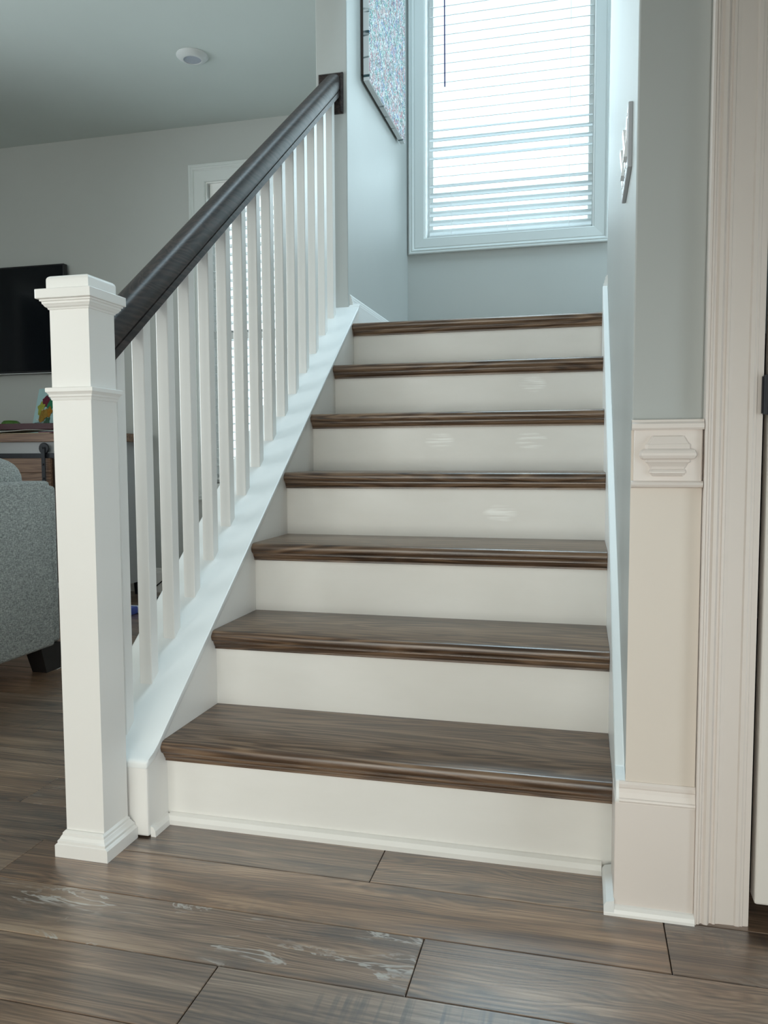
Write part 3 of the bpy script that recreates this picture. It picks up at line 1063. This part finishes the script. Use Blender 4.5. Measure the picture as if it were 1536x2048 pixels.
# ------------------------------------------------------------------ closet door on the right
cs = struct(MB().box(1.0795, 1.0835, -0.1135, -0.086, 0.0, 2.14).build('trim_2', 'cream_trim', origin=(1.12, -0.09, 0)), 'cream moulded casing of the closet door')
CP = [(0.0, 0.0), (0.0, 0.0215), (0.0035, 0.0235), (0.0060, 0.0235), (0.0085, 0.0195), (0.0110, 0.0185), (0.0145, 0.0215), (0.0200, 0.0225), (0.0225, 0.0190), (0.0240, 0.0145), (0.0275, 0.0145), (0.0290, 0.0165),
      (0.0330, 0.0165), (0.0345, 0.0140), (0.0400, 0.0130), (0.0640, 0.0120), (0.0665, 0.0140), (0.0720, 0.0140), (0.0745, 0.0125), (0.0775, 0.0125), (0.0790, 0.0105), (0.0860, 0.0100), (0.0860, 0.0)]
mb = MB().prism([(1.0815 + a, -0.0875 - b) for a, b in CP], 2, 0.0, 2.14)
mb.build('casing', 'cream_trim', cs)
MB().box(1.1655, 1.1695, -0.0965, 0.03, 0.0, 2.06).build('jamb', 'cream_trim', cs)
MB().prism([(1.0815, 2.06), (2.06, 2.06), (2.06, 2.14), (1.0815, 2.14)], 1, -0.1085, -0.0875).build('casing', 'cream_trim', cs)

DX0, DX1 = 1.1775, 1.980
dr = struct(MB().box(DX0, DX1, -0.1000, -0.062, 0.042, 2.05, 0.004, 2).build('door_1', 'door_paint', origin=(DX0, -0.08, 0.042)), 'off white closet door at the right edge, hung on a black hinge')
for a, b in ((0.25, 0.95), (1.10, 1.90)):
    MB().box(DX0 + 0.12, DX1 - 0.12, -0.104, -0.099, a, b, 0.004, 2).build('door_panel', 'door_paint', dr)
for zc in (0.905,):
    hg = MB().lathe((1.1735, -0.1035, zc), [(0.0058, -0.032), (0.0058, 0.032)], 2, 12).build('hinge', 'black_iron', dr, smooth=True)
    MB().box(1.1660, 1.1735, -0.1030, -0.100, zc - 0.030, zc + 0.030).build('hinge_leaf', 'black_iron', hg)
MB().lathe((1.92, -0.135, 1.0), [(0.006, -0.0), (0.026, 0.004), (0.03, 0.018), (0.012, 0.026), (0.012, 0.036)], 1, 20).build('knob', 'black_iron', dr, smooth=True)

# ------------------------------------------------------------------ light switch
sw = thing('light_switch', 'grey edged switch plate with bright white rockers on the right stair wall', 'light switch', (XR, 0.15, 1.335))
sy0, sy1, sz0, sz1 = 0.042, 0.262, 1.335, 1.452
MB().box(XR - 0.0085, XR + 0.0002, sy0, sy1, sz0, sz1, 0.002, 2).build('plate', 'switch_plate', sw)
for k in range(4):
    yc = sy0 + 0.032 + k * 0.052
    zc = (sz0 + sz1) / 2
    up = k % 2
    prof2 = [(XR - 0.008, zc - 0.034), (XR - (0.0095 if up else 0.0145), zc - 0.034), (XR - 0.0105, zc), (XR - (0.0145 if up else 0.0095), zc + 0.034), (XR - 0.008, zc + 0.034)]
    MB().prism(prof2, 1, yc - 0.016, yc + 0.016).build('rocker', 'switch_rocker', sw)
    for zz in (sz0 + 0.011, sz1 - 0.011):
        MB().lathe((XR - 0.0085, yc, zz), [(0.0032, 0.001), (0.0032, -0.0006), (0.0020, -0.0012)], 0, 10).build('screw', 'switch_rocker', sw)

# ------------------------------------------------------------------ painting on the left stair wall
pa = thing('painting', 'abstract drip painting in silver, blue and pink on a white edged canvas', 'painting', (XL, 2.16, 2.385))
py0, py1, pz0, pz1 = 1.815, 2.515, 2.385, 3.25
MB().box(XL + 0.012, XL + 0.037, py0, py1, pz0, pz1, 0.0015, 1).build('canvas', 'canvas_edge', pa)
MB().box(XL + 0.0005, XL + 0.012, py0 + 0.004, py1 - 0.004, pz0 + 0.03, pz1 - 0.004).build('gap_shadow', 'shadow_brown', pa)  # dark inset painting the shadow line between canvas and wall
MB().box(XL + 0.0368, XL + 0.0382, py0 + 0.003, py1 - 0.003, pz0 + 0.003, pz1 - 0.003).build('painted_face', 'drip_canvas', pa)

# ------------------------------------------------------------------ ceiling light
cl = thing('ceiling_light', 'small round white recessed ceiling light, switched off', 'ceiling light', (-0.918, 2.013, CEIL))
MB().lathe((-0.918, 2.013, CEIL), [(0.074, 0.0), (0.074, -0.004), (0.068, -0.010), (0.052, -0.019), (0.043, -0.022), (0.041, -0.0215), (0.041, -0.010)], 2, 40).build('trim_ring', 'light_trim', cl, smooth=True)
MB().lathe((-0.918, 2.013, CEIL), [(0.0405, -0.011), (0.0405, -0.0185), (0.030, -0.0190)], 2, 32).build('lens', 'lens_grey', cl, smooth=True)

# ------------------------------------------------------------------ television
tv = thing('television', 'large black flat television hung on the living room wall', 'television', (-2.75, YB, 1.305))
tx0, tx1, tz0, tz1 = -3.36, -2.122, 1.318, 1.962
yt = YB - 0.062
MB().box(tx0, tx1, yt, yt + 0.035, tz0, tz1, 0.004, 2).build('bezel', 'tv_bezel', tv)
MB().box(tx0 + 0.010, tx1 - 0.010, yt - 0.0008, yt + 0.002, tz0 + 0.018, tz1 - 0.010).build('screen', 'tv_screen', tv)
MB().box(tx0 + 0.02, tx1 - 0.004, yt - 0.002, yt + 0.004, tz0 + 0.001, tz0 + 0.0055).build('trim_strip', 'console_grey', tv)
MB().box(-2.68, -2.62, yt - 0.001, yt + 0.006, tz0 - 0.008, tz0 + 0.002).build('sensor', 'black_plastic', tv)
MB().box(-3.0, -2.5, yt + 0.034, YB - 0.0005, 1.5, 1.8).build('wall_bracket', 'black_iron', tv)

# ------------------------------------------------------------------ console cabinet
cx0, cx1, cy0, cy1, ctz = -3.16, -1.585, 2.285, 2.700, 0.9425
co = thing('console_cabinet', 'grey console cabinet with wood top and sliding plank door under the television', 'cabinet', ((cx0 + cx1) / 2, 2.5, 0))
MB().box(cx0, cx1, cy0, cy1, 0.897, ctz, 0.003, 2).build('top', 'console_pine', co)
bx0, bx1, fy = cx0 + 0.04, -1.64, cy0 + 0.025
mb = MB()
mb.box(bx0, bx1, fy, cy1 - 0.01, 0.805, 0.897)
mb.box(bx0, bx0 + 0.03, fy, cy1 - 0.01, 0.08, 0.805)
mb.box(bx1 - 0.03, bx1, fy, cy1 - 0.01, 0.08, 0.805)
mb.box(bx0 + 0.03, bx1 - 0.03, fy, cy1 - 0.01, 0.08, 0.11)
mb.box(-1.905, bx1 - 0.03, fy + 0.001, fy + 0.02, 0.11, 0.805)
mb.build('body', 'console_grey', co)
MB().box(bx0 + 0.03, bx1 - 0.03, cy1 - 0.03, cy1 - 0.011, 0.11, 0.805).build('back_panel', 'shadow_brown', co)
MB().box(-1.965, -1.905, fy - 0.002, fy + 0.02, 0.11, 0.805).build('opening_shadow', 'shadow_brown', co)  # dark strip painting the shaded opening beside the sliding door
dx0, dx1 = -2.62, -1.967
door = MB().box(dx0, dx1, fy - 0.012, fy - 0.003, 0.12, 0.812).build('sliding_door', 'console_pine', co)
zt = 0.811
pk = None
for k in range(8):
    h = 0.0855
    o = MB().box(dx0 + 0.002, dx1 - 0.002, fy - 0.020, fy - 0.012, zt - h + 0.0015, zt - 0.0015, 0.002, 1).build('plank', 'console_pine', door) if pk is None else dup(pk, WORLD[pk.name] + Vector((0, 0, -h * k)), door)
    pk = pk or o
MB().box(bx0 + 0.05, bx1 - 0.1, fy - 0.026, fy - 0.020, 0.8065, 0.8335, 0.001, 1).build('track_rail', 'black_iron', co)
for wx in (-1.998, -2.56):
    hgr = MB().lathe((wx, fy - 0.030, 0.8600), [(0.010, 0.006), (0.028, 0.006), (0.0315, 0.003), (0.0315, -0.003), (0.028, -0.006), (0.009, -0.006)], 1, 28).build('hanger_wheel', 'black_iron', co, smooth=True)
    MB().box(wx - 0.0115, wx + 0.0115, fy - 0.042, fy - 0.036, 0.40, 0.868, 0.001, 1).build('strap', 'black_iron', hgr)
    for zz in (0.862, 0.772, 0.695, 0.60):
        MB().lathe((wx, fy - 0.042, zz), [(0.0055, 0.0), (0.0055, -0.003), (0.003, -0.005)], 1, 10).build('bolt', 'black_plastic', hgr)
for lx in (bx0 + 0.03, bx1 - 0.03):
    for ly in (fy + 0.03, cy1 - 0.05):
        MB().lathe((lx, ly, 0), [(0.016, 0.0), (0.022, 0.08)], 2, 16).build('foot', 'black_iron', co, smooth=True)

# things lying on the console
TZ = ctz
kp = tag(MB().prism([(-2.66, 2.33), (-1.975, 2.30), (-1.972, 2.52), (-2.655, 2.55)], 2, TZ, TZ + 0.0045).build('folder', 'kraft_paper'), 'flat tan folder at the bottom of the pile on the console', 'folder')
bk = tag(MB().box(-2.055, -1.93, 2.31, 2.50, TZ + 0.0045, TZ + 0.0105, 0.001, 1).build('booklet', 'book_purple'), 'thin purple booklet lying on the tan folder', 'booklet')
mb = MB()
sheet = [(-2.52, TZ + 0.0075), (-2.40, TZ + 0.0080), (-2.30, TZ + 0.0110), (-2.20, TZ + 0.0170), (-2.13, TZ + 0.0225), (-2.08, TZ + 0.0215), (-2.00, TZ + 0.0175), (-1.95, TZ + 0.0160)]
mb.prism([(x, z) for x, z in sheet] + [(x, z + 0.0018) for x, z in sheet[::-1]], 1, 2.305, 2.49)
tag(mb.build('paper_sheet', 'paper'), 'buckled white sheet of paper under the burgundy tray', 'paper')
tr = thing('tray', 'burgundy lacquered tray on top of the papers on the console', 'tray', (-2.3, 2.38, TZ + 0.024))
MB().box(-2.62, -1.95, 2.315, 2.453, TZ + 0.0245, TZ + 0.0300, 0.001, 1).build('tray_base', 'burgundy', tr)
mb = MB()
for a in ((-2.625, -1.945, 2.311, 2.318), (-2.625, -1.945, 2.450, 2.457), (-2.625, -2.618, 2.318, 2.450), (-1.952, -1.945, 2.318, 2.450)):
    mb.box(a[0], a[1], a[2], a[3], TZ + 0.0255, TZ + 0.0580, 0.001, 1)
mb.build('rim', 'burgundy', tr)
mb = MB()
mb.lathe((-2.292, 2.385, TZ + 0.0302), [(0.055, 0.0), (0.056, 0.022), (0.050, 0.036), (0.038, 0.047), (0.012, 0.050)], 2, 9)
tag(mb.build('pot_lid', 'green_glaze'), 'small dark green lidded lump standing in the burgundy tray', 'pot lid')

# leaf collage on a pale blue card, leaning back
ca = thing('leaf_collage', 'pale blue card with collaged autumn leaves, propped behind the burgundy tray', 'artwork', (-2.19, 2.59, TZ))
CM = Matrix.Translation(Vector((-2.322, 2.585, TZ + 0.001))) @ Matrix.Rotation(math.radians(-20), 4, 'Z') @ Matrix.Rotation(math.radians(-14), 4, 'X')


def card_part(mb, name, mat, parent):
    return mb.xf(CM).build(name, mat, parent)


card = card_part(MB().box(0.0, 0.30, 0.0, 0.012, 0.0, 0.288, 0.001, 1), 'card', 'card_blue', ca)


def leaf(pts, cx, cz, s, mat, y):
    n = len(pts)
    mb = MB()
    a = [mb.bm.verts.new((cx + p[0] * s, y - 0.001, cz + p[1] * s)) for p in pts]
    b = [mb.bm.verts.new((cx + p[0] * s, y, cz + p[1] * s)) for p in pts]
    c = mb.bm.verts.new((cx, y - 0.004, cz))
    for i in range(n):
        j = (i + 1) % n
        mb.bm.faces.new((a[i], a[j], c))
        mb.bm.faces.new((a[i], b[i], b[j], a[j]))
    mb.bm.faces.new(b)
    return card_part(mb, 'leaf', mat, ca)


def maple(nl, depth, rot, seed):
    rr = random.Random(seed)
    pts = []
    for k in range(nl * 4):
        a = rot + 2 * math.pi * k / (nl * 4)
        r = (1.0, 0.80, 1 - depth, 0.82)[k % 4] * rr.uniform(0.9, 1.08)
        pts.append((r * math.cos(a), r * math.sin(a)))
    return pts


leaf(maple(5, 0.25, 1.5, 1), 0.098, 0.205, 0.042, 'leaf_maroon', -0.001)
leaf(maple(5, 0.35, 0.4, 2), 0.066, 0.166, 0.040, 'leaf_lime', -0.004)
leaf(maple(5, 0.35, 0.9, 7), 0.070, 0.135, 0.030, 'leaf_lime', -0.003)
leaf(maple(4, 0.15, 0.3, 3), 0.150, 0.180, 0.040, 'leaf_green', -0.001)
leaf(maple(5, 0.35, 1.1, 4), 0.108, 0.122, 0.046, 'leaf_ochre', -0.006)
leaf(maple(5, 0.30, 0.2, 5), 0.150, 0.135, 0.038, 'leaf_orange', -0.004)
leaf(maple(4, 0.20, 0.2, 8), 0.093, 0.096, 0.026, 'leaf_ochre', -0.008)
leaf(maple(5, 0.38, 0.8, 6), 0.148, 0.078, 0.034, 'leaf_teal', -0.002)
leaf(maple(3, 0.2, 0.1, 9), 0.118, 0.270, 0.013, 'ink', -0.001)
for bxz in ((0.046, 0.094), (0.118, 0.154), (0.086, 0.150)):
    card_part(MB().lathe((bxz[0], -0.002, bxz[1]), [(0.0055, 0.002), (0.0055, -0.003), (0.003, -0.0055)], 1, 12), 'bead', 'bead_white', ca)


def writing():
    cu = bpy.data.curves.new('writing', 'FONT')
    cu.body = 'mahl'
    cu.size = 0.034
    cu.extrude = 0.0004
    cu.materials.append(MATS['ink'])
    tmp = bpy.data.objects.new('writing_curve', cu)
    me = bpy.data.meshes.new_from_object(tmp)
    bpy.data.objects.remove(tmp)
    o = bpy.data.objects.new('writing', me)
    COL.objects.link(o)
    m = CM @ Matrix.Translation(Vector((0.022, -0.0008, 0.060))) @ Matrix.Rotation(math.radians(90), 4, 'X') @ Matrix.Rotation(math.radians(6), 4, 'Z')
    o.parent = ca
    o.matrix_local = Matrix.Translation(-WORLD[ca.name]) @ m


writing()

# ------------------------------------------------------------------ sofa
so = thing('sofa', 'grey tweed sofa with its back to the stairs and black tapered feet', 'sofa', (-1.5, 0.3, 0))
SX, SY0, SY1 = -1.05, -0.62, 1.062


def soft(mb, name, parent=so):
    return mb.build(name, 'tweed', parent, smooth=True, flat_angle=1.0)


soft(MB().box(SX - 0.17, SX, SY0, SY1, 0.096, 0.722, 0.014, 3), 'back_frame')
soft(MB().box(-1.93, SX - 0.17, SY0 + 0.1, SY1 - 0.08, 0.10, 0.30, 0.015, 2), 'seat_base')
soft(MB().box(-1.94, SX - 0.015, 0.985, 1.118, 0.100, 0.703, 0.018, 3), 'armrest')
soft(MB().box(-1.94, SX - 0.02, SY0 - 0.045, SY0 + 0.09, 0.100, 0.702, 0.022, 3), 'armrest')
for yc in (0.575, -0.145):
    soft(MB().pillow((-1.56, yc, 0.385), (0.36, 0.357, 0.085), 0.3, 14), 'seat_cushion')
    soft(MB().pillow((-1.235, yc + 0.075, 0.625), (0.118, 0.395, 0.200), 0.42, 18, 0.10), 'back_cushion')


def foot(x0, x1, y0, y1, dx, dy):
    mb = MB()
    lo = [(x0 + dx, y0 + dy[0]), (x1 - dx, y0 + dy[0]), (x1 - dx, y1 - dy[1]), (x0 + dx, y1 - dy[1])]
    hi = [(x0, y0), (x1, y0), (x1, y1), (x0, y1)]
    a = [mb.bm.verts.new((p[0], p[1], 0.0)) for p in lo]
    b = [mb.bm.verts.new((p[0], p[1], 0.101)) for p in hi]
    mb.bm.faces.new(a[::-1])
    mb.bm.faces.new(b)
    for i in range(4):
        mb.bm.faces.new((a[i], a[(i + 1) % 4], b[(i + 1) % 4], b[i]))
    return mb.build('foot', 'dark_wood_leg', so)


foot(-1.130, -1.056, 0.985, 1.105, 0.006, (0.035, 0.004))
foot(-1.135, -1.062, -0.60, -0.49, 0.006, (0.004, 0.035))
foot(-1.90, -1.82, 0.965, 1.075, 0.006, (0.035, 0.004))
foot(-1.90, -1.82, -0.60, -0.49, 0.006, (0.004, 0.035))

# ------------------------------------------------------------------ small things on the living room floor
tc_ = thing('toy_block', 'small blue and white toy on the living room floor behind the balusters', 'toy', (-1.37, 2.10, 0))
MB().box(-1.47, -1.345, 2.045, 2.12, 0.0, 0.038, 0.006, 2).build('body', 'toy_blue', tc_)
MB().box(-1.43, -1.315, 2.122, 2.16, 0.0, 0.034, 0.005, 2).build('clip', 'toy_white', tc_)
cord = [(-1.40, 2.60, 0.004), (-1.47, 2.53, 0.004), (-1.54, 2.52, 0.004), (-1.58, 2.56, 0.008), (-1.61, 2.62, 0.03), (-1.612, 2.66, 0.09), (-1.612, 2.69, 0.20)]
tag(MB().tube(cord, 0.004, 8).build('power_cord', 'black_plastic'), 'black power cord trailing over the floor beside the console cabinet', 'cord')
cord2 = [(-1.62, 2.69, 0.004), (-1.59, 2.70, 0.03), (-1.55, 2.712, 0.065), (-1.49, 2.715, 0.10), (-1.43, 2.715, 0.13)]
tag(MB().tube(cord2, 0.0035, 8).build('power_cord', 'black_plastic'), 'black cord rising in front of the living room baseboard', 'cord')
